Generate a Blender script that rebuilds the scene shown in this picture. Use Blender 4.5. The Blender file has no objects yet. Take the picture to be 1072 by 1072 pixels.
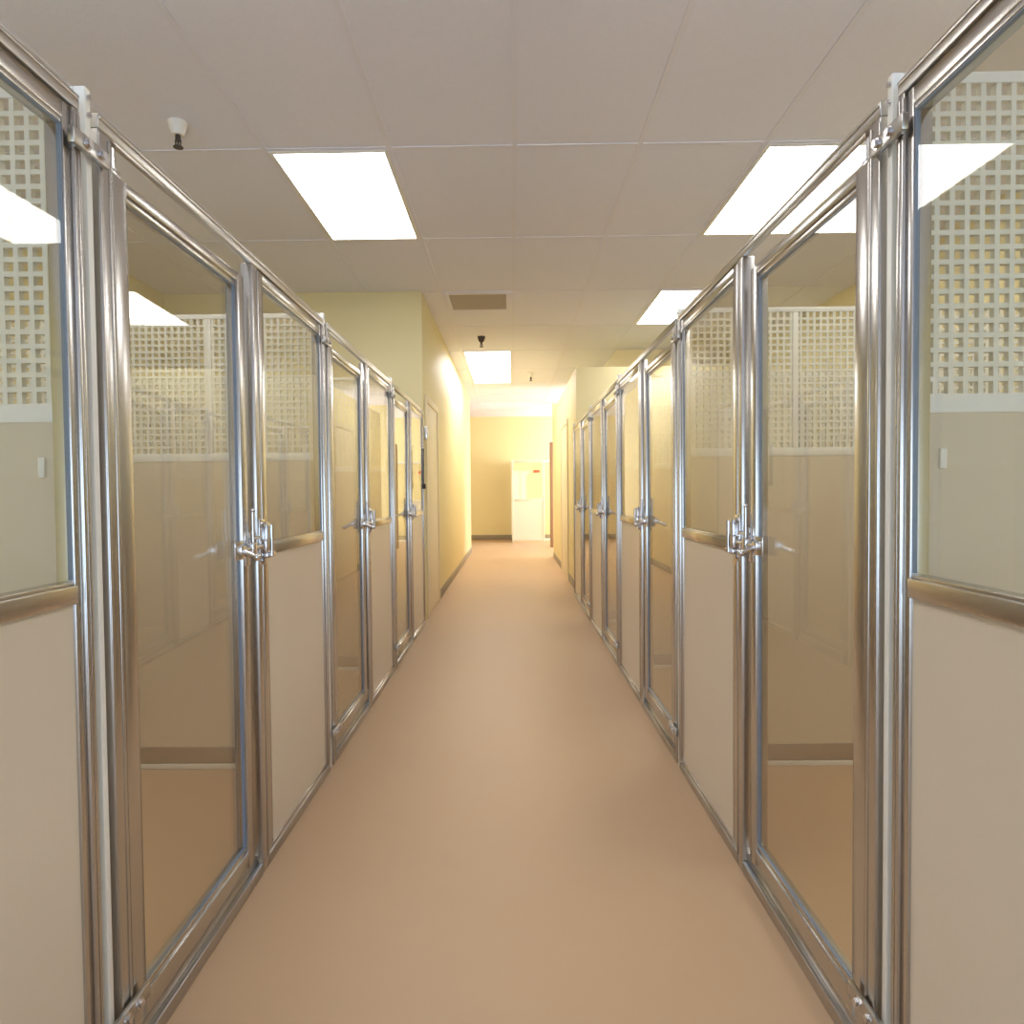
import bpy, bmesh, math
from mathutils import Matrix, Vector

scene = bpy.context.scene
COL = scene.collection

# ------------------------------------------------------------------ materials
def new_mat(name):
    m = bpy.data.materials.new(name)
    m.use_nodes = True
    nt = m.node_tree
    for n in list(nt.nodes):
        nt.nodes.remove(n)
    out = nt.nodes.new('ShaderNodeOutputMaterial')
    return m, nt, out

def N(nt, t, **kw):
    n = nt.nodes.new(t)
    for k, v in kw.items():
        setattr(n, k, v)
    return n

def pbr(name, col, rough=0.5, metal=0.0, spec=0.5, var=0.0, vscale=6.0, bump=0.0, bscale=60.0,
        stretch=None, rvar=0.0, bdist=0.002, coat=0.0):
    m, nt, out = new_mat(name)
    b = N(nt, 'ShaderNodeBsdfPrincipled')
    b.inputs['Roughness'].default_value = rough
    b.inputs['Metallic'].default_value = metal
    b.inputs['Specular IOR Level'].default_value = spec
    b.inputs['Coat Weight'].default_value = coat
    b.inputs['Coat Roughness'].default_value = 0.15
    nt.links.new(b.outputs[0], out.inputs[0])
    tc = N(nt, 'ShaderNodeTexCoord')
    mp = N(nt, 'ShaderNodeMapping')
    nt.links.new(tc.outputs['Object'], mp.inputs[0])
    if stretch:
        mp.inputs['Scale'].default_value = stretch
    c2 = tuple(max(0, c * (1 - var)) for c in col) + (1,)
    c1 = tuple(min(1, c * (1 + var)) for c in col) + (1,)
    if var > 0 or rvar > 0:
        no = N(nt, 'ShaderNodeTexNoise')
        no.inputs['Scale'].default_value = vscale
        no.inputs['Detail'].default_value = 5
        nt.links.new(mp.outputs[0], no.inputs['Vector'])
        mx = N(nt, 'ShaderNodeMix', data_type='RGBA')
        mx.inputs[6].default_value = c2
        mx.inputs[7].default_value = c1
        nt.links.new(no.outputs[0], mx.inputs[0])
        nt.links.new(mx.outputs[2], b.inputs['Base Color'])
        if rvar > 0:
            mr = N(nt, 'ShaderNodeMapRange')
            mr.inputs[3].default_value = rough - rvar
            mr.inputs[4].default_value = rough + rvar
            nt.links.new(no.outputs[0], mr.inputs[0])
            nt.links.new(mr.outputs[0], b.inputs['Roughness'])
    else:
        b.inputs['Base Color'].default_value = tuple(col) + (1,)
    if bump > 0:
        nb = N(nt, 'ShaderNodeTexNoise')
        nb.inputs['Scale'].default_value = bscale
        nb.inputs['Detail'].default_value = 3
        nt.links.new(mp.outputs[0], nb.inputs['Vector'])
        bp = N(nt, 'ShaderNodeBump')
        bp.inputs['Strength'].default_value = bump
        bp.inputs['Distance'].default_value = bdist
        nt.links.new(nb.outputs[0], bp.inputs['Height'])
        nt.links.new(bp.outputs[0], b.inputs['Normal'])
    return m

def emis(name, col, strength):
    m, nt, out = new_mat(name)
    e = N(nt, 'ShaderNodeEmission')
    e.inputs[0].default_value = tuple(col) + (1,)
    e.inputs[1].default_value = strength
    nt.links.new(e.outputs[0], out.inputs[0])
    return m

def glass_mat(name, tint):
    """clear sheet glass: Schlick reflection over straight-through transmission"""
    m, nt, out = new_mat(name)
    g = N(nt, 'ShaderNodeNewGeometry')
    d = N(nt, 'ShaderNodeVectorMath', operation='DOT_PRODUCT')
    nt.links.new(g.outputs['Normal'], d.inputs[0])
    nt.links.new(g.outputs['Incoming'], d.inputs[1])
    a = N(nt, 'ShaderNodeMath', operation='ABSOLUTE')
    nt.links.new(d.outputs['Value'], a.inputs[0])
    s = N(nt, 'ShaderNodeMath', operation='SUBTRACT')
    s.inputs[0].default_value = 1.0
    nt.links.new(a.outputs[0], s.inputs[1])
    p = N(nt, 'ShaderNodeMath', operation='POWER')
    nt.links.new(s.outputs[0], p.inputs[0])
    p.inputs[1].default_value = 5.0
    ma = N(nt, 'ShaderNodeMath', operation='MULTIPLY_ADD')
    nt.links.new(p.outputs[0], ma.inputs[0])
    ma.inputs[1].default_value = 0.955
    ma.inputs[2].default_value = 0.045
    t = N(nt, 'ShaderNodeBsdfTransparent')
    t.inputs[0].default_value = tuple(tint) + (1,)
    gl = N(nt, 'ShaderNodeBsdfGlossy')
    gl.inputs['Roughness'].default_value = 0.015
    mx = N(nt, 'ShaderNodeMixShader')
    nt.links.new(ma.outputs[0], mx.inputs[0])
    nt.links.new(t.outputs[0], mx.inputs[1])
    nt.links.new(gl.outputs[0], mx.inputs[2])
    nt.links.new(mx.outputs[0], out.inputs[0])
    return m

M = {}
M['steel'] = pbr('brushed_aluminium', (0.545, 0.525, 0.50), 0.25, 1.0, var=0.03, vscale=5, stretch=(60, 60, 0.8), rvar=0.02)
M['steel_h'] = pbr('brushed_aluminium_rail', (0.50, 0.48, 0.455), 0.29, 1.0, var=0.03, vscale=5, stretch=(60, 0.8, 60), rvar=0.02)
M['chrome'] = pbr('polished_steel', (0.66, 0.65, 0.66), 0.2, 1.0, var=0.05, vscale=30)
M['white_metal'] = pbr('white_enamelled_metal', (0.80, 0.79, 0.75), 0.35, 0.0, var=0.02)
M['lattice'] = pbr('white_moulded_lattice', (0.77, 0.76, 0.69), 0.45, 0.0, var=0.02)
M['frp'] = pbr('pebbled_beige_panel', (0.665, 0.585, 0.475), 0.32, 0.0, var=0.03, vscale=2.5, bump=0.25, bscale=90, bdist=0.0012)
M['glass'] = glass_mat('clear_glass', (0.935, 0.925, 0.875))
M['gasket'] = pbr('blue_grey_gasket', (0.20, 0.25, 0.34), 0.3)
M['yellow'] = pbr('pale_yellow_paint', (0.84, 0.75, 0.44), 0.5, var=0.02, vscale=2, bump=0.08, bscale=120)
M['cream'] = pbr('cream_door_paint', (0.82, 0.73, 0.52), 0.4, var=0.015)
M['white'] = pbr('white_paint', (0.84, 0.83, 0.80), 0.4)
M['grey'] = pbr('grey_vinyl_base', (0.30, 0.26, 0.20), 0.45)
M['floor'] = pbr('tan_seamless_floor', (0.535, 0.365, 0.228), 0.47, 0.0, spec=0.42, var=0.05, vscale=1.6, bump=0.05, bscale=25, rvar=0.05)
M['ceiling'] = pbr('ceiling_tile', (0.82, 0.835, 0.97), 0.8, var=0.035, vscale=70, bump=0.35, bscale=160, bdist=0.003)
M['tbar'] = pbr('ceiling_grid_metal', (0.80, 0.81, 0.93), 0.6)
M['vent'] = pbr('vent_grey', (0.42, 0.37, 0.32), 0.5)
M['dark'] = pbr('dark_metal', (0.06, 0.05, 0.045), 0.45)
M['strap'] = pbr('dark_webbing', (0.05, 0.045, 0.045), 0.7)
M['brown'] = pbr('brown_wood', (0.30, 0.17, 0.10), 0.45, var=0.1, vscale=4, stretch=(20, 20, 1))
M['red'] = pbr('red_plastic', (0.7, 0.10, 0.06), 0.5)
LAMP = 11.0
M['lamp'] = emis('lit_diffuser', (1.0, 0.99, 0.97), LAMP)
M['daylight'] = emis('daylit_pane', (0.96, 0.97, 1.0), 12.0)
M['cool_fill'] = emis('cool_fill_pane', (0.61, 0.78, 1.0), 4.7)  # glow of the added rear fill, cools the near ceiling
M['opal'] = pbr('unlit_diffuser', (0.80, 0.75, 0.66), 0.35)

# ------------------------------------------------------------------ mesh helpers
class MB:
    def __init__(self):
        self.bm = bmesh.new()
    def _add(self, bm2):
        me = bpy.data.meshes.new('tmp')
        bm2.to_mesh(me)
        bm2.free()
        self.bm.from_mesh(me)
        bpy.data.meshes.remove(me)
    def box(self, a, b, bevel=0.0, seg=2):
        lo = [min(a[i], b[i]) for i in range(3)]
        hi = [max(a[i], b[i]) for i in range(3)]
        t = bmesh.new()
        bmesh.ops.create_cube(t, size=1.0)
        for v in t.verts:
            v.co = Vector([lo[i] + (v.co[i] + 0.5) * (hi[i] - lo[i]) for i in range(3)])
        if bevel > 0:
            bv = min(bevel, 0.45 * min(hi[i] - lo[i] for i in range(3)))
            bmesh.ops.bevel(t, geom=list(t.edges), offset=bv, segments=seg, profile=0.5, affect='EDGES')
        self._add(t)
        return self
    def cyl(self, p, q, r, r2=None, n=16):
        p, q = Vector(p), Vector(q)
        t = bmesh.new()
        bmesh.ops.create_cone(t, cap_ends=True, segments=n, radius1=r, radius2=r if r2 is None else r2, depth=(q - p).length)
        rot = (q - p).to_track_quat('Z', 'Y').to_matrix().to_4x4()
        bmesh.ops.transform(t, matrix=Matrix.Translation((p + q) / 2) @ rot, verts=t.verts)
        self._add(t)
        return self
    def sphere(self, c, r, n=12):
        t = bmesh.new()
        bmesh.ops.create_uvsphere(t, u_segments=n, v_segments=max(6, n // 2), radius=r)
        bmesh.ops.translate(t, vec=Vector(c), verts=t.verts)
        self._add(t)
        return self
    def lathe(self, c, prof, n=24):
        """profile of (radius, z) about a vertical axis"""
        t = bmesh.new()
        rings = []
        for r, z in prof:
            rings.append([t.verts.new((c[0] + r * math.cos(2 * math.pi * k / n), c[1] + r * math.sin(2 * math.pi * k / n), c[2] + z)) for k in range(n)])
        for i in range(len(rings) - 1):
            for k in range(n):
                t.faces.new((rings[i][k], rings[i][(k + 1) % n], rings[i + 1][(k + 1) % n], rings[i + 1][k]))
        t.faces.new(rings[0][::-1])
        t.faces.new(rings[-1])
        bmesh.ops.recalc_face_normals(t, faces=t.faces)
        self._add(t)
        return self
    def tube(self, pts, r, n=10):
        pts = [Vector(p) for p in pts]
        for i in range(len(pts) - 1):
            self.cyl(pts[i], pts[i + 1], r, n=n)
            if i > 0:
                self.sphere(pts[i], r, n)
        return self
    def build(self, name, mat, parent=None, smooth=True):
        me = bpy.data.meshes.new(name)
        bmesh.ops.recalc_face_normals(self.bm, faces=self.bm.faces)
        self.bm.to_mesh(me)
        self.bm.free()
        me.materials.append(mat)
        if smooth:
            for p in me.polygons:
                p.use_smooth = True
            me.set_sharp_from_angle(angle=math.radians(35))
        o = bpy.data.objects.new(name, me)
        COL.objects.link(o)
        if parent:
            o.parent = parent
        return o

class Side(MB):
    """boxes given as (depth into the kennel, along the corridor, height); s = -1 left, +1 right"""
    def __init__(self, s, off=0.0):
        super().__init__()
        self.s = s
        self.off = off
    def f(self, p):
        return (self.s * (p[0] + self.off), p[1], p[2])
    def bx(self, d0, d1, y0, y1, z0, z1, bevel=0.0, seg=2):
        return self.box(self.f((d0, y0, z0)), self.f((d1, y1, z1)), bevel, seg)
    def cy(self, p, q, r, n=14):
        return self.cyl(self.f(p), self.f(q), r, n=n)
    def sp(self, c, r, n=12):
        return self.sphere(self.f(c), r, n)

def tag(o, label, cat, group=None):
    o['label'] = label
    o['category'] = cat
    if group:
        o['group'] = group
    return o

def empty(name, loc):
    o = bpy.data.objects.new(name, None)
    o.empty_display_size = 0.1
    o.location = loc
    COL.objects.link(o)
    return o

def struct(o):
    o['kind'] = 'structure'
    return o

def copy_tree(o, loc):
    c = o.copy()
    COL.objects.link(c)
    c.location = loc
    for ch in [q for q in o.children if not q.name.startswith('white_plate')]:
        d = ch.copy()
        COL.objects.link(d)
        d.parent = c
        for g in list(ch.children):
            e = g.copy()
            COL.objects.link(e)
            e.parent = d
    return c

# ------------------------------------------------------------------ measurements
WL, WR = 0.720, 0.647            # kennel fronts either side of the camera
CEIL = 2.763
TOP = 1.752
Y0, BAY = 1.2, 1.5               # first joint, bay length
XL, XR = -2.90, 2.84             # outer walls
YREAR, YFAR = -3.2, 15.6
YL = 5.83                        # where the left room ends
CWL = -0.735                     # corridor wall left
CWR = 0.690                      # corridor wall right
YRW0, YRW1 = 7.32, 11.4

# ------------------------------------------------------------------ setting
struct(MB().box((XL - 0.15, YREAR - 0.15, -0.1), (XR + 0.15, YFAR + 0.15, 0)).build('floor', M['floor'], smooth=False))
struct(MB().box((XL - 0.15, YREAR - 0.15, CEIL), (XR + 0.15, YFAR + 0.15, CEIL + 0.1)).build('ceiling', M['ceiling'], smooth=False))
struct(MB().box((XL - 0.12, YREAR, 0), (XL, YFAR, CEIL)).build('wall_left', M['yellow'], smooth=False))
struct(MB().box((XR, YREAR, 0), (XR + 0.12, YFAR, CEIL)).build('wall_right', M['yellow'], smooth=False))
struct(MB().box((XL, YREAR - 0.12, 0), (XR, YREAR, CEIL)).build('wall_rear', M['white'], smooth=False))
struct(MB().box((XL, YFAR, 0), (XR, YFAR + 0.12, CEIL)).build('wall_far', M['yellow'], smooth=False))
struct(MB().box((XL + 0.001, YL, 0), (CWL, 12.5, CEIL), 0.004).build('wall_corridor_left', M['yellow']))
struct(MB().box((CWR, YRW0, 0), (XR - 0.001, YRW1, 2.38), 0.004).build('wall_corridor_right', M['yellow']))
struct(MB().box((0.80, 13.32, 0), (XR - 0.001, 13.44, CEIL)).build('wall_end_right', M['yellow']))
struct(MB().box((0.745, 13.29, 0), (0.80, 13.47, 2.02), 0.004).build('trim_1', M['brown']))
# ceiling grid
g = MB()
GX, GY = 0.6096, 1.2192
gx0, gy0 = 0.03, 3.42
k = -5
xs = [gx0 + GX * i for i in range(-4, 5) if XL < gx0 + GX * i < XR]
ys = [gy0 + GY * i for i in range(-6, 11) if YREAR < gy0 + GY * i < YFAR]
for x in xs:
    g.box((x - 0.012, YREAR, CEIL - 0.004), (x + 0.012, YFAR, CEIL + 0.001))
for y in ys:
    g.box((XL, y - 0.012, CEIL - 0.0035), (XR, y + 0.012, CEIL + 0.001))
struct(g.build('trim_2', M['tbar'], smooth=False))
# baseboards
struct(MB().box((CWL, YL + 1.16, 0), (CWL + 0.008, 12.5, 0.09), 0.003).build('baseboard_left', M['grey']))
struct(MB().box((CWR - 0.008, YRW0, 0), (CWR, 8.38, 0.09), 0.003).box((CWR - 0.008, 9.52, 0), (CWR, YRW1, 0.09), 0.003).build('baseboard_right', M['grey']))
struct(MB().box((XL, YFAR - 0.01, 0), (XR, YFAR, 0.11), 0.003).build('baseboard_far', M['grey']))

def wall_door(name, x, s, ya, yb, ztop):
    """painted door in a cased opening on a corridor wall; s = direction out of the wall"""
    cas = MB()
    w = 0.06
    cas.box((x, ya, 0), (x + s * 0.016, ya + w, ztop), 0.003)
    cas.box((x, yb - w, 0), (x + s * 0.016, yb, ztop), 0.003)
    cas.box((x, ya + w, ztop - w), (x + s * 0.016, yb - w, ztop), 0.003)
    d = struct(cas.build(name, M['cream']))
    MB().box((x, ya + w, 0.012), (x + s * 0.007, yb - w, ztop - w), 0.002).build('door_leaf', M['cream'], d)
    return d
wall_door('door_1', CWL, 1, 5.93, 6.90, 1.92)
wall_door('door_2', CWR, -1, 8.40, 9.50, 1.96)

def window(name, x, s, ya, yb, za, zb):
    f = MB()
    w = 0.06
    f.box((x, ya, za), (x + s * 0.03, ya + w, zb), 0.003).box((x, yb - w, za), (x + s * 0.03, yb, zb), 0.003)
    f.box((x, ya + w, za), (x + s * 0.03, yb - w, za + w), 0.003).box((x, ya + w, zb - w), (x + s * 0.03, yb - w, zb), 0.003)
    ym = (ya + yb) / 2
    f.box((x, ym - 0.02, za + w), (x + s * 0.02, ym + 0.02, zb - w), 0.003)
    o = struct(f.build(name, M['white']))
    MB().box((x, ya + w, za + w), (x + s * 0.006, yb - w, zb - w)).build('lit_pane', M['daylight'], o)
    return o
window('window_1', XR - 0.001, -1, 11.55, 13.15, 0.35, 2.45)
rw = MB()  # unseen framed panel added behind the camera, standing in for bounced flash
w0, w1, za, zb = -2.5, 2.5, 0.1, 2.1
for a, b in (((w0, za), (w1, za + 0.06)), ((w0, zb - 0.06), (w1, zb)), ((w0, za), (w0 + 0.06, zb)), ((w1 - 0.06, za), (w1, zb)), ((-0.43, za), (-0.37, zb)), ((0.37, za), (0.43, zb))):
    rw.box((a[0], YREAR + 0.001, a[1]), (b[0], YREAR + 0.04, b[1]), 0.003)
rw = struct(rw.build('rear_fill', M['white']))
MB().box((w0 + 0.06, YREAR + 0.001, za + 0.06), (w1 - 0.06, YREAR + 0.008, zb - 0.06)).build('lit_pane', M['cool_fill'], rw)  # emitting sheet of the added rear fill
window('window_2', XR - 0.001, -1, 13.6, 15.45, 0.35, 2.45)

# ------------------------------------------------------------------ kennels
def make_kennel(s):
    root = empty('kennel', (0, 0, 0))
    A = -0.004                     # front face of the outer frame
    B = 0.030                      # its back
    st, sh = M['steel'], M['steel_h']
    # upright posts, each with a raised bead
    for (ya, yb) in ((0.022, 0.060), (0.736, 0.785), (1.450, 1.470)):
        p = Side(s).bx(A, B, ya, yb, 0.0, TOP - 0.026, 0.003, 2)
        p.bx(A - 0.0015, A + 0.01, ya + 0.001, ya + 0.009, 0.03, TOP - 0.034, 0.002, 2)
        p.bx(A - 0.0015, A + 0.01, yb - 0.009, yb - 0.001, 0.03, TOP - 0.034, 0.002, 2)
        p.build('post', st, root)
    Side(s).bx(A, 0.014, 0.022, 1.470, TOP - 0.026, TOP, 0.002).bx(A - 0.002, A + 0.008, 0.024, 1.468, TOP - 0.010, TOP - 0.002, 0.002).build('header', sh, root)
    Side(s).bx(A, B, 0.060, 0.736, 0.0, 0.032, 0.003).bx(A + 0.014, B, 0.060, 0.736, 0.032, 0.052, 0.003) \
        .bx(A, B, 0.785, 1.450, 0.0, 0.030, 0.004).build('sill', sh, root)
    # ---- swinging door, one tall pane
    y0, y1, z0, z1 = 0.070, 0.686, 0.066, 1.672
    gy0, gy1, gz0, gz1 = y0 + 0.047, y1 - 0.042, z0 + 0.046, z1 - 0.023
    bd, t = 0.012, 0.002
    f = Side(s)
    f.bx(0.0, 0.034, y0, gy0, z0, z1, 0.003, 2)
    f.bx(0.0, 0.034, gy1, y1, z0, z1, 0.003, 2)
    f.bx(0.001, 0.033, gy0 - 0.004, gy1 + 0.004, z0, gz0, 0.003, 2)
    f.bx(0.001, 0.033, gy0 - 0.004, gy1 + 0.004, gz1, z1, 0.003, 2)
    # glazing bead along the rails
    f.bx(0.006, 0.030, gy0, gy1, gz0 - 0.002, gz0 + bd, 0.002)
    f.bx(0.006, 0.030, gy0, gy1, gz1 - bd, gz1 + 0.002, 0.002)
    door = f.build('door', st, root)
    Side(s).bx(0.0105, 0.0145, gy0 - 0.003, gy1 + 0.003, gz0 + bd - 0.003, gz1 - bd + 0.003).build('glass_pane', M['glass'], door, smooth=False)
    ga = Side(s)
    ga.bx(0.0085, 0.0165, gy0, gy0 + t, gz0 + bd, gz1 - bd).bx(0.0085, 0.0165, gy1 - t, gy1, gz0 + bd, gz1 - bd)
    ga.bx(0.0085, 0.0165, gy0 + t, gy1 - t, gz0 + bd, gz0 + bd + t).bx(0.0085, 0.0165, gy0 + t, gy1 - t, gz1 - bd - t, gz1 - bd)
    ga.build('gasket', M['gasket'], door, smooth=False)
    # latch: bolt in a housing with a lift rod
    l = Side(s)
    zc = 0.950
    l.bx(-0.006, 0.001, y1 - 0.040, y1 - 0.003, zc - 0.062, zc + 0.030, 0.002)
    l.bx(-0.026, -0.005, y1 - 0.036, y1 - 0.006, zc - 0.034, zc + 0.002, 0.004)
    l.cy((-0.016, y1 - 0.105, zc - 0.014), (-0.016, y1 + 0.055, zc - 0.014), 0.0070)
    l.cy((-0.016, y1 - 0.090, zc - 0.014), (-0.054, y1 - 0.094, zc - 0.030), 0.006)
    l.sp((-0.056, y1 - 0.094, zc - 0.031), 0.010)
    l.bx(-0.024, -0.004, y1 - 0.112, y1 - 0.080, zc - 0.024, zc - 0.002, 0.003)
    l.bx(-0.008, -0.003, y1 - 0.112, y1 - 0.038, zc - 0.040, zc + 0.010, 0.002)
    l.cy((-0.014, y1 - 0.006, zc - 0.004), (-0.014, y1 - 0.006, zc + 0.086), 0.0045)
    l.cy((-0.014, y1 - 0.006, zc + 0.012), (-0.014, y1 + 0.048, zc + 0.012), 0.0050)
    l.sp((-0.014, y1 - 0.006, zc + 0.088), 0.006)
    l.build('latch', M['chrome'], door)
    Side(s).cy((0.016, y0 + 0.02, 0.050), (0.016, y0 + 0.02, z0 + 0.004), 0.010).build('hinge_pin', M['chrome'], door)
    h = Side(s).cy((0.016, y0 + 0.02, z1), (0.016, y0 + 0.02, TOP - 0.026), 0.010)
    h.bx(0.004, 0.028, y0 + 0.006, y0 + 0.034, z1, z1 + 0.012, 0.002)
    h.build('hinge_pin', M['chrome'], door)
    # ---- fixed side panel: glass above, solid below
    y0, y1, z0, z1 = 0.787, 1.449, 0.031, TOP - 0.027
    gy0, gy1, gz0, gz1 = y0 + 0.046, y1 - 0.018, 0.936, z1 - 0.030
    bd = 0.008
    f = Side(s)
    f.bx(0.0, 0.032, y0, gy0, z0, z1, 0.003, 2)
    f.bx(0.0, 0.032, gy1, y1, z0, z1, 0.003, 2)
    f.bx(0.001, 0.031, gy0 - 0.004, gy1 + 0.004, gz1, z1, 0.003)
    f.bx(0.001, 0.031, gy0 - 0.004, gy1 + 0.004, z0, z0 + 0.012, 0.003)
    f.bx(-0.003, 0.031, gy0 - 0.003, gy1 + 0.003, 0.904, 0.936, 0.003)
    f.bx(0.002, 0.030, gy0, gy1, gz0 - 0.002, gz0 + bd * 0.7, 0.002)
    f.bx(0.002, 0.030, gy0, gy1, gz1 - bd, gz1 + 0.002, 0.002)
    fx = f.build('fixed_panel', st, root)
    Side(s).bx(0.0050, 0.0090, gy0 - 0.003, gy1 + 0.003, gz0 + bd * 0.7 - 0.003, gz1 - bd + 0.003).build('glass_pane', M['glass'], fx, smooth=False)
    ga = Side(s)
    ga.bx(0.0035, 0.0110, gy0, gy0 + t, gz0 + bd, gz1 - bd).bx(0.0035, 0.0110, gy1 - t, gy1, gz0 + bd, gz1 - bd)
    ga.bx(0.0035, 0.0110, gy0 + t, gy1 - t, gz1 - bd - t, gz1 - bd)
    ga.build('gasket', M['gasket'], fx, smooth=False)
    Side(s).bx(0.006, 0.022, gy0 - 0.001, gy1 + 0.001, z0 + 0.011, 0.905).build('lower_panel', M['frp'], fx, smooth=False)
    # latch keeper on the middle post
    kp = Side(s, 0.008)
    kp.bx(-0.018, -0.012, 0.742, 0.783, zc - 0.070, zc + 0.062, 0.002)
    kp.bx(-0.036, -0.016, 0.746, 0.776, zc - 0.032, zc + 0.004, 0.004)
    kp.bx(-0.030, -0.017, 0.770, 0.838, zc - 0.052, zc - 0.034, 0.004)
    kp.bx(-0.026, -0.013, 0.776, 0.806, zc - 0.052, zc + 0.050, 0.003)
    kp.cy((-0.034, 0.792, zc - 0.046), (-0.034, 0.792, zc + 0.044), 0.006)
    kp.cy((-0.017, 0.760, zc + 0.046), (-0.026, 0.760, zc + 0.046), 0.008)
    kp.cy((-0.017, 0.760, zc - 0.056), (-0.026, 0.760, zc - 0.056), 0.008)
    kp.build('latch_keeper', M['chrome'], root)
    # channel brackets that clamp neighbouring fronts together
    for zz, ya, yb in ((1.657, -0.068, 0.034), (0.122, -0.018, 0.098)):
        b = Side(s)
        b.bx(-0.017, -0.0065, ya, yb, zz, zz + 0.027, 0.0015)
        b.bx(-0.0085, -0.003, 0.024, 0.033, zz + 0.004, zz + 0.023)
        br = b.build('hinge_bracket', M['steel_h'], root)
        for yy in (ya + 0.036, ya + 0.076):
            bb = Side(s)
            bb.cy((-0.016, yy, zz + 0.0135), (-0.0185, yy, zz + 0.0135), 0.010, 16).cy((-0.018, yy, zz + 0.0135), (-0.024, yy, zz + 0.0135), 0.0075, 6)
            bb.build('bolt', M['chrome'], br)
    return root

def make_partition(s, depth):
    root = empty('kennel_partition', (0, 0, 0))
    t = 0.008
    f = Side(s)
    W = M['white_metal']
    f.bx(0.0, 0.020, -t, t, 0, 1.781, 0.002)
    f.bx(depth - 0.03, depth, -t, t, 0, 1.781, 0.003)
    f.bx(0.020, depth - 0.03, -t, t, 1.762, 1.781, 0.002)
    f.bx(0.020, depth - 0.03, -t, t, 1.210, 1.243, 0.002)
    f.bx(0.440, 0.462, -t, t, 1.243, 1.762, 0.002)
    f.build('frame', W, root)
    for zz in (1.765, 1.735):
        Side(s).cy((0.001, 0, zz), (-0.004, 0, zz), 0.005, 10).build('screw', M['chrome'], root)
    P = 0.0254
    for (a, b) in ((0.020, 0.440), (0.462, depth - 0.03)):
        m = Side(s)
        n = int((b - a) / P)
        off = ((b - a) - n * P) / 2
        for i in range(n + 1):
            x = a + off + i * P
            m.bx(x - 0.0043, x + 0.0043, -0.006, 0.006, 1.243, 1.762)
        for j in range(1, 21):
            z = 1.243 + (1.762 - 1.243) * j / 21
            m.bx(a, b, -0.0055, 0.0055, z - 0.0043, z + 0.0043)
        m.build('lattice', M['lattice'], root, smooth=False)
    Side(s).bx(0.020, depth - 0.03, -0.006, 0.006, 0.088, 1.210).build('lower_panel', M['frp'], root, smooth=False)
    Side(s).bx(0.020, depth - 0.03, -0.010, 0.010, 0.020, 0.088, 0.003).build('base_rail', M['steel_h'], root)
    Side(s).bx(0.020, depth - 0.03, -0.014, 0.014, 0.0, 0.020, 0.002).build('base_trim', W, root)
    return root

DL, DR = WL * 0 + (-XL - WL) - 0.004, (XR - WR) - 0.004
kl = make_kennel(-1)
kr = make_kennel(1)
pl = make_partition(-1, DL)
pr = make_partition(1, DR)
lk = ['metal-framed glass kennel at the left edge of the photo, nearest on the left',
      'metal-framed kennel with the largest full glass door on the left side',
      'middle metal-framed kennel on the left, between the large near one and the end one',
      'last kennel of the left row, beside the yellow wall and hanging leash']
rk = ['metal-framed glass kennel at the right edge of the photo, nearest on the right',
      'metal-framed kennel with the largest full glass door on the right side',
      'third metal-framed kennel along the right side, just past the large near doors',
      'fourth metal-framed kennel along the right side, next to last in the row',
      'last metal-framed kennel of the right row, touching the yellow corridor wall']
for i in range(4):
    loc = (-WL, Y0 + BAY * (i - 1), 0)
    o = kl if i == 0 else copy_tree(kl, loc)
    o.location = loc
    tag(o, lk[i], 'kennel', 'kennels along the left of the corridor')
for i in range(5):
    loc = (WR, Y0 + BAY * (i - 1), 0)
    o = kr if i == 0 else copy_tree(kr, loc)
    o.location = loc
    tag(o, rk[i], 'kennel', 'kennels along the right of the corridor')
# the pane of the large left door sits slightly off true in its frame
for o in bpy.data.objects:
    if o.type == 'EMPTY' and o.name.startswith('kennel') and abs(o.location.y - Y0) < 1e-4 and abs(o.location.x + WL) < 1e-4:
        for d in o.children:
            if d.name.startswith('door'):
                for g_ in d.children:
                    if g_.name.startswith('glass_pane'):
                        pv = Matrix.Translation((-0.0125, 0.38, 0))
                        g_.matrix_local = pv @ Matrix.Rotation(math.radians(2.3), 4, 'Z') @ pv.inverted()
lp = ['white lattice-topped partition seen through the near left glass panel at the photo edge',
      'lattice-topped partition seen through the largest left glass door',
      'lattice-topped partition before the last kennel of the left row']
rp = ['white lattice-topped partition seen through the near right glass panel at the photo edge',
      'lattice-topped partition seen through the largest right glass door',
      'lattice-topped partition behind the third kennel of the right row',
      'lattice-topped partition before the last kennel of the right row',
      'partition closing the far end of the right row by the yellow wall']
for i in range(3):
    loc = (-WL, Y0 + BAY * i, 0)
    o = pl if i == 0 else copy_tree(pl, loc)
    o.location = loc
    if i == 0:
        Side(-1).bx(0.086, 0.098, -0.011, -0.005, 1.115, 1.150, 0.002).build('white_plate', M['white'], o)  # small white rectangle on the near face, first partition only
    tag(o, lp[i], 'partition', 'partitions between the left kennels')
for i in range(5):
    loc = (WR, Y0 + BAY * i, 0)
    o = pr if i == 0 else copy_tree(pr, loc)
    o.location = loc
    if i == 0:
        Side(1).bx(0.084, 0.096, -0.011, -0.005, 1.115, 1.150, 0.002).build('white_plate', M['white'], o)  # matching white rectangle on the first right partition
    tag(o, rp[i], 'partition', 'partitions between the right kennels')

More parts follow.
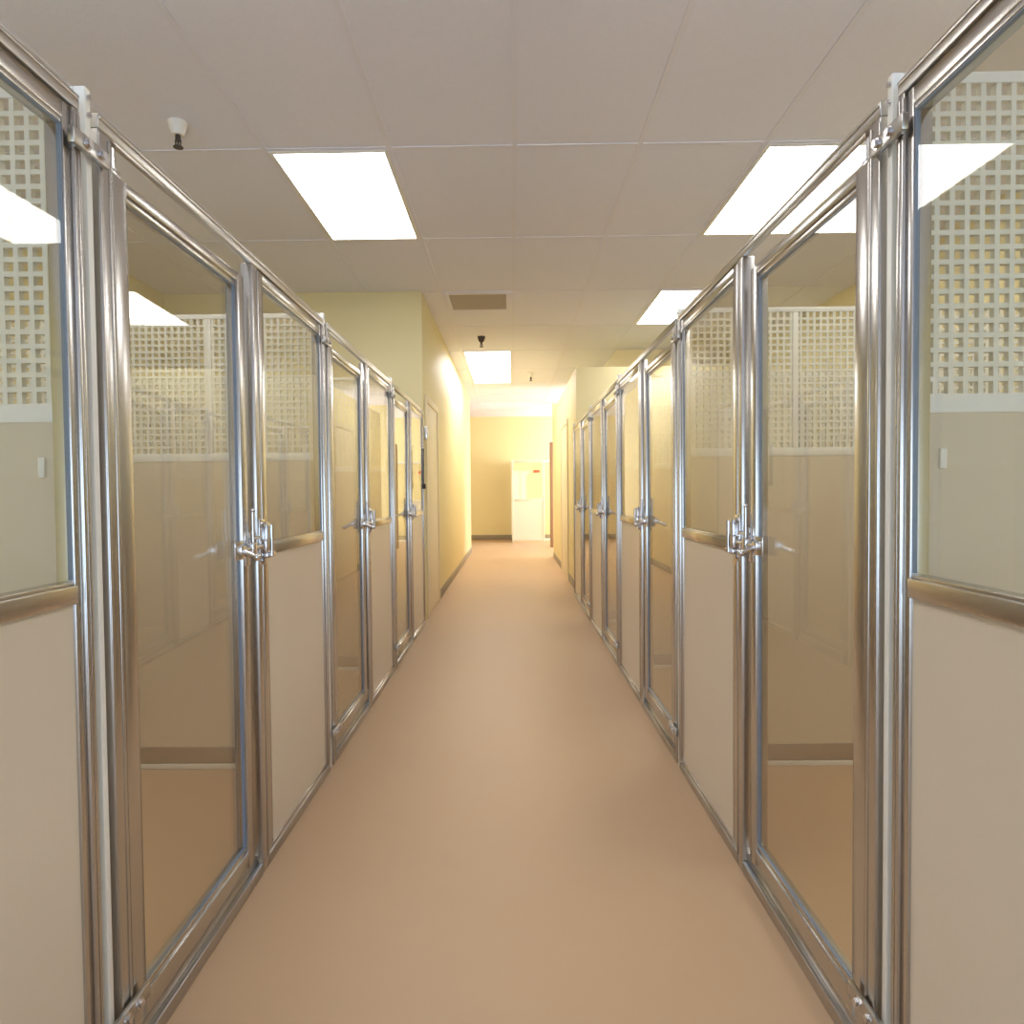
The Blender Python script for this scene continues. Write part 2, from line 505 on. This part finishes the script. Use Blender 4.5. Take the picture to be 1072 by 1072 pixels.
# ------------------------------------------------------------------ far kennel
fk = tag(empty('kennel', (0.0, 14.72, 0)), 'small pale kennel front with white lower panel at the far end of the corridor', 'kennel')
f = MB()
HT = 1.74
for xa, xb in ((0.0, 0.045), (0.66, 0.705), (1.16, 1.20)):
    f.box((xa, -0.02, 0), (xb, 0.02, HT), 0.004)
f.box((0.045, -0.018, HT - 0.05), (1.16, 0.018, HT), 0.004)
f.box((0.045, -0.018, 0.03), (1.16, 0.018, 0.08), 0.004)
f.box((0.045, -0.018, 0.88), (0.66, 0.018, 0.92), 0.004)
f.build('frame', M['white_metal'], fk)
MB().box((0.045, -0.003, 0.92), (0.66, 0.003, HT - 0.05)).build('glass_pane', M['glass'], fk, smooth=False)
MB().box((0.705, -0.003, 0.08), (1.16, 0.003, HT - 0.05)).build('glass_pane', M['glass'], fk, smooth=False)
MB().box((0.045, -0.006, 0.08), (0.66, 0.006, 0.88)).build('lower_panel', M['white'], fk, smooth=False)
MB().box((0.01, 0.02, 0), (0.03, 0.86, HT), 0.003).build('side_panel', M['white'], fk)
tag(MB().box((0.50, YFAR - 0.012, 1.50), (0.64, YFAR, 1.56), 0.002).build('wall_sign', M['red']),
    'small red tag on the far wall, seen through the pale kennel glass', 'sign')

# ------------------------------------------------------------------ ceiling fixtures
def ceiling_light(ix, iy, label, lit=True, w=GX, group='recessed ceiling lights'):
    x0, y0 = gx0 + GX * ix, gy0 + GY * iy
    r = empty('ceiling_light', (x0 + GX / 2, y0 + GY / 2, CEIL))
    fr = MB()
    hx, hy, b = GX / 2 - 0.011, GY / 2 - 0.011, 0.020
    for a, c in (((-hx, -hy), (-hx + b, hy)), ((hx - b, -hy), (hx, hy)), ((-hx + b, -hy), (hx - b, -hy + b)), ((-hx + b, hy - b), (hx - b, hy))):
        fr.box((a[0], a[1], -0.009), (c[0], c[1], -0.0005), 0.002)
    fr.build('frame', M['white_metal'], r)
    MB().box((-hx + b, -hy + b, -0.006), (hx - b, hy - b, -0.0005)).build('diffuser', M['lamp'] if lit else M['opal'], r, smooth=False)
    tag(r, label, 'ceiling light', group)
    return r
ceiling_light(-2, 0, 'large bright ceiling light panel left of the centre, nearest on the left')
ceiling_light(2, 0, 'large bright ceiling light panel on the right, partly behind the kennel header')
ceiling_light(2, 2, 'smaller bright ceiling light panel on the right, above the third kennel')
ceiling_light(-1, 4, 'nearer of the two joined ceiling light panels far down the corridor')
ceiling_light(-1, 5, 'farther of the two joined ceiling light panels far down the corridor')
ceiling_light(-2, -2, 'lit ceiling light panel overhead on the left, unseen, added to brighten the near end')  # out of view, added on the grid to brighten floor and kennels nearby
ceiling_light(2, -2, 'lit ceiling light panel overhead on the right, unseen, added to brighten the near end')  # its right-hand twin, likewise added as near fill
ceiling_light(2, 4, 'unlit pale ceiling panel beyond the right kennels, above the yellow wall', lit=False)

v = tag(empty('ceiling_vent', (gx0 - GX / 2, gy0 + 2 * GY + GX / 2, CEIL)), 'grey square ceiling vent beside the top corner of the left yellow wall', 'vent')
fr = MB()
hx, b = GX / 2 - 0.012, 0.048
for a, c in (((-hx, -hx), (-hx + b, hx)), ((hx - b, -hx), (hx, hx)), ((-hx + b, -hx), (hx - b, -hx + b)), ((-hx + b, hx - b), (hx - b, hx))):
    fr.box((a[0], a[1], -0.010), (c[0], c[1], -0.0005), 0.002)
fr.build('frame', M['tbar'], v)
sl = MB()
for i in range(17):
    y = -hx + b + 0.012 + i * (2 * (hx - b) - 0.024) / 16
    sl.box((-hx + b, y - 0.010, -0.007), (hx - b, y + 0.010, -0.003))
sl.build('grille', M['vent'], v, smooth=False)

def sprinkler(x, y, label, white=True):
    r = tag(empty('fire_sprinkler', (x, y, CEIL)), label, 'fire sprinkler', 'ceiling fire sprinklers')
    MB().lathe((0, 0, 0), [(0.042, -0.0005), (0.042, -0.006), (0.036, -0.030), (0.026, -0.055), (0.024, -0.058), (0.004, -0.058)]).build('escutcheon', M['white'] if white else M['dark'], r)
    h = MB().cyl((0, 0, -0.056), (0, 0, -0.085), 0.012).cyl((0.012, 0, -0.080), (0.010, 0, -0.112), 0.0035).cyl((-0.012, 0, -0.080), (-0.010, 0, -0.112), 0.0035)
    h.cyl((0, 0, -0.085), (0, 0, -0.110), 0.004)
    h.build('sprinkler_head', M['dark'], r)
    MB().cyl((0, 0, -0.110), (0, 0, -0.114), 0.022).build('deflector', M['dark'], r)
sprinkler(-1.49, 3.16, 'white-capped fire sprinkler on the ceiling at upper left')
sprinkler(-0.31, 7.55, 'dark fire sprinkler on the ceiling just before the far light panels', white=False)
sprinkler(0.29, 9.9, 'tiny pale fire sprinkler on the ceiling right of the far light panels')

# ------------------------------------------------------------------ small things by the left row's end
bx = tag(empty('wall_switch_box', (CWL, 5.875, 1.58)), 'small grey box on the yellow wall between last left kennel and door', 'switch box')
MB().box((0.0005, -0.03, -0.06), (0.03, 0.03, 0.06), 0.004).build('housing', M['chrome'], bx)
MB().box((0.03, -0.012, -0.02), (0.038, 0.012, 0.02), 0.002).build('rocker', M['white'], bx)
lz = tag(empty('dog_leash', (-WL + 0.028, 5.36, 1.42)), 'dark leash hanging from a clip on the last left kennel', 'leash')
MB().tube([(-0.010, 0, 0.02), (0.012, 0, 0.02), (0.016, 0, 0.0), (0.010, 0, -0.012)], 0.004).build('hook', M['chrome'], lz)
s_ = MB()
s_.box((0.004, -0.018, -0.29), (0.009, 0.0, 0.0), 0.001)
s_.box((0.013, -0.010, -0.27), (0.018, 0.010, 0.0), 0.001)
s_.box((0.003, -0.020, -0.31), (0.026, 0.026, -0.27), 0.004)
s_.build('strap', M['strap'], lz)

# ------------------------------------------------------------------ world and camera
w = bpy.data.worlds.new('World')
scene.world = w
w.use_nodes = True
w.node_tree.nodes['Background'].inputs[0].default_value = (0.6, 0.65, 0.7, 1)
w.node_tree.nodes['Background'].inputs[1].default_value = 0.5

F, PITCH, YAW, ROLL, CX, H = 725.2, 0.0295, -0.0106, 0.0096, -8.067, 1.0833
c, s = math.cos(YAW), math.sin(YAW)
right = Vector((c, -s, 0))
hf = Vector((s, c, 0))
fwd = hf * math.cos(PITCH) - Vector((0, 0, math.sin(PITCH)))
up = hf * math.sin(PITCH) + Vector((0, 0, math.cos(PITCH)))
r2 = right * math.cos(ROLL) - up * math.sin(ROLL)
u2 = right * math.sin(ROLL) + up * math.cos(ROLL)
cam = bpy.data.cameras.new('Camera')
cam.sensor_width = 36.0
cam.lens = 36.0 * F / 1072
cam.shift_x = -CX / 1072
cam.clip_start = 0.02
co = bpy.data.objects.new('Camera', cam)
COL.objects.link(co)
mt = Matrix.Identity(4)
for i in range(3):
    mt[i][0], mt[i][1], mt[i][2] = r2[i], u2[i], -fwd[i]
mt[2][3] = H
co.matrix_world = mt
scene.camera = co

scene.view_settings.view_transform = 'Standard'
scene.view_settings.look = 'None'
scene.view_settings.gamma = 1.0
scene.view_settings.use_curve_mapping = False
scene.view_settings.exposure = 0.0
scene.cycles.max_bounces = 14
scene.cycles.transparent_max_bounces = 24
scene.cycles.diffuse_bounces = 8
scene.cycles.glossy_bounces = 8
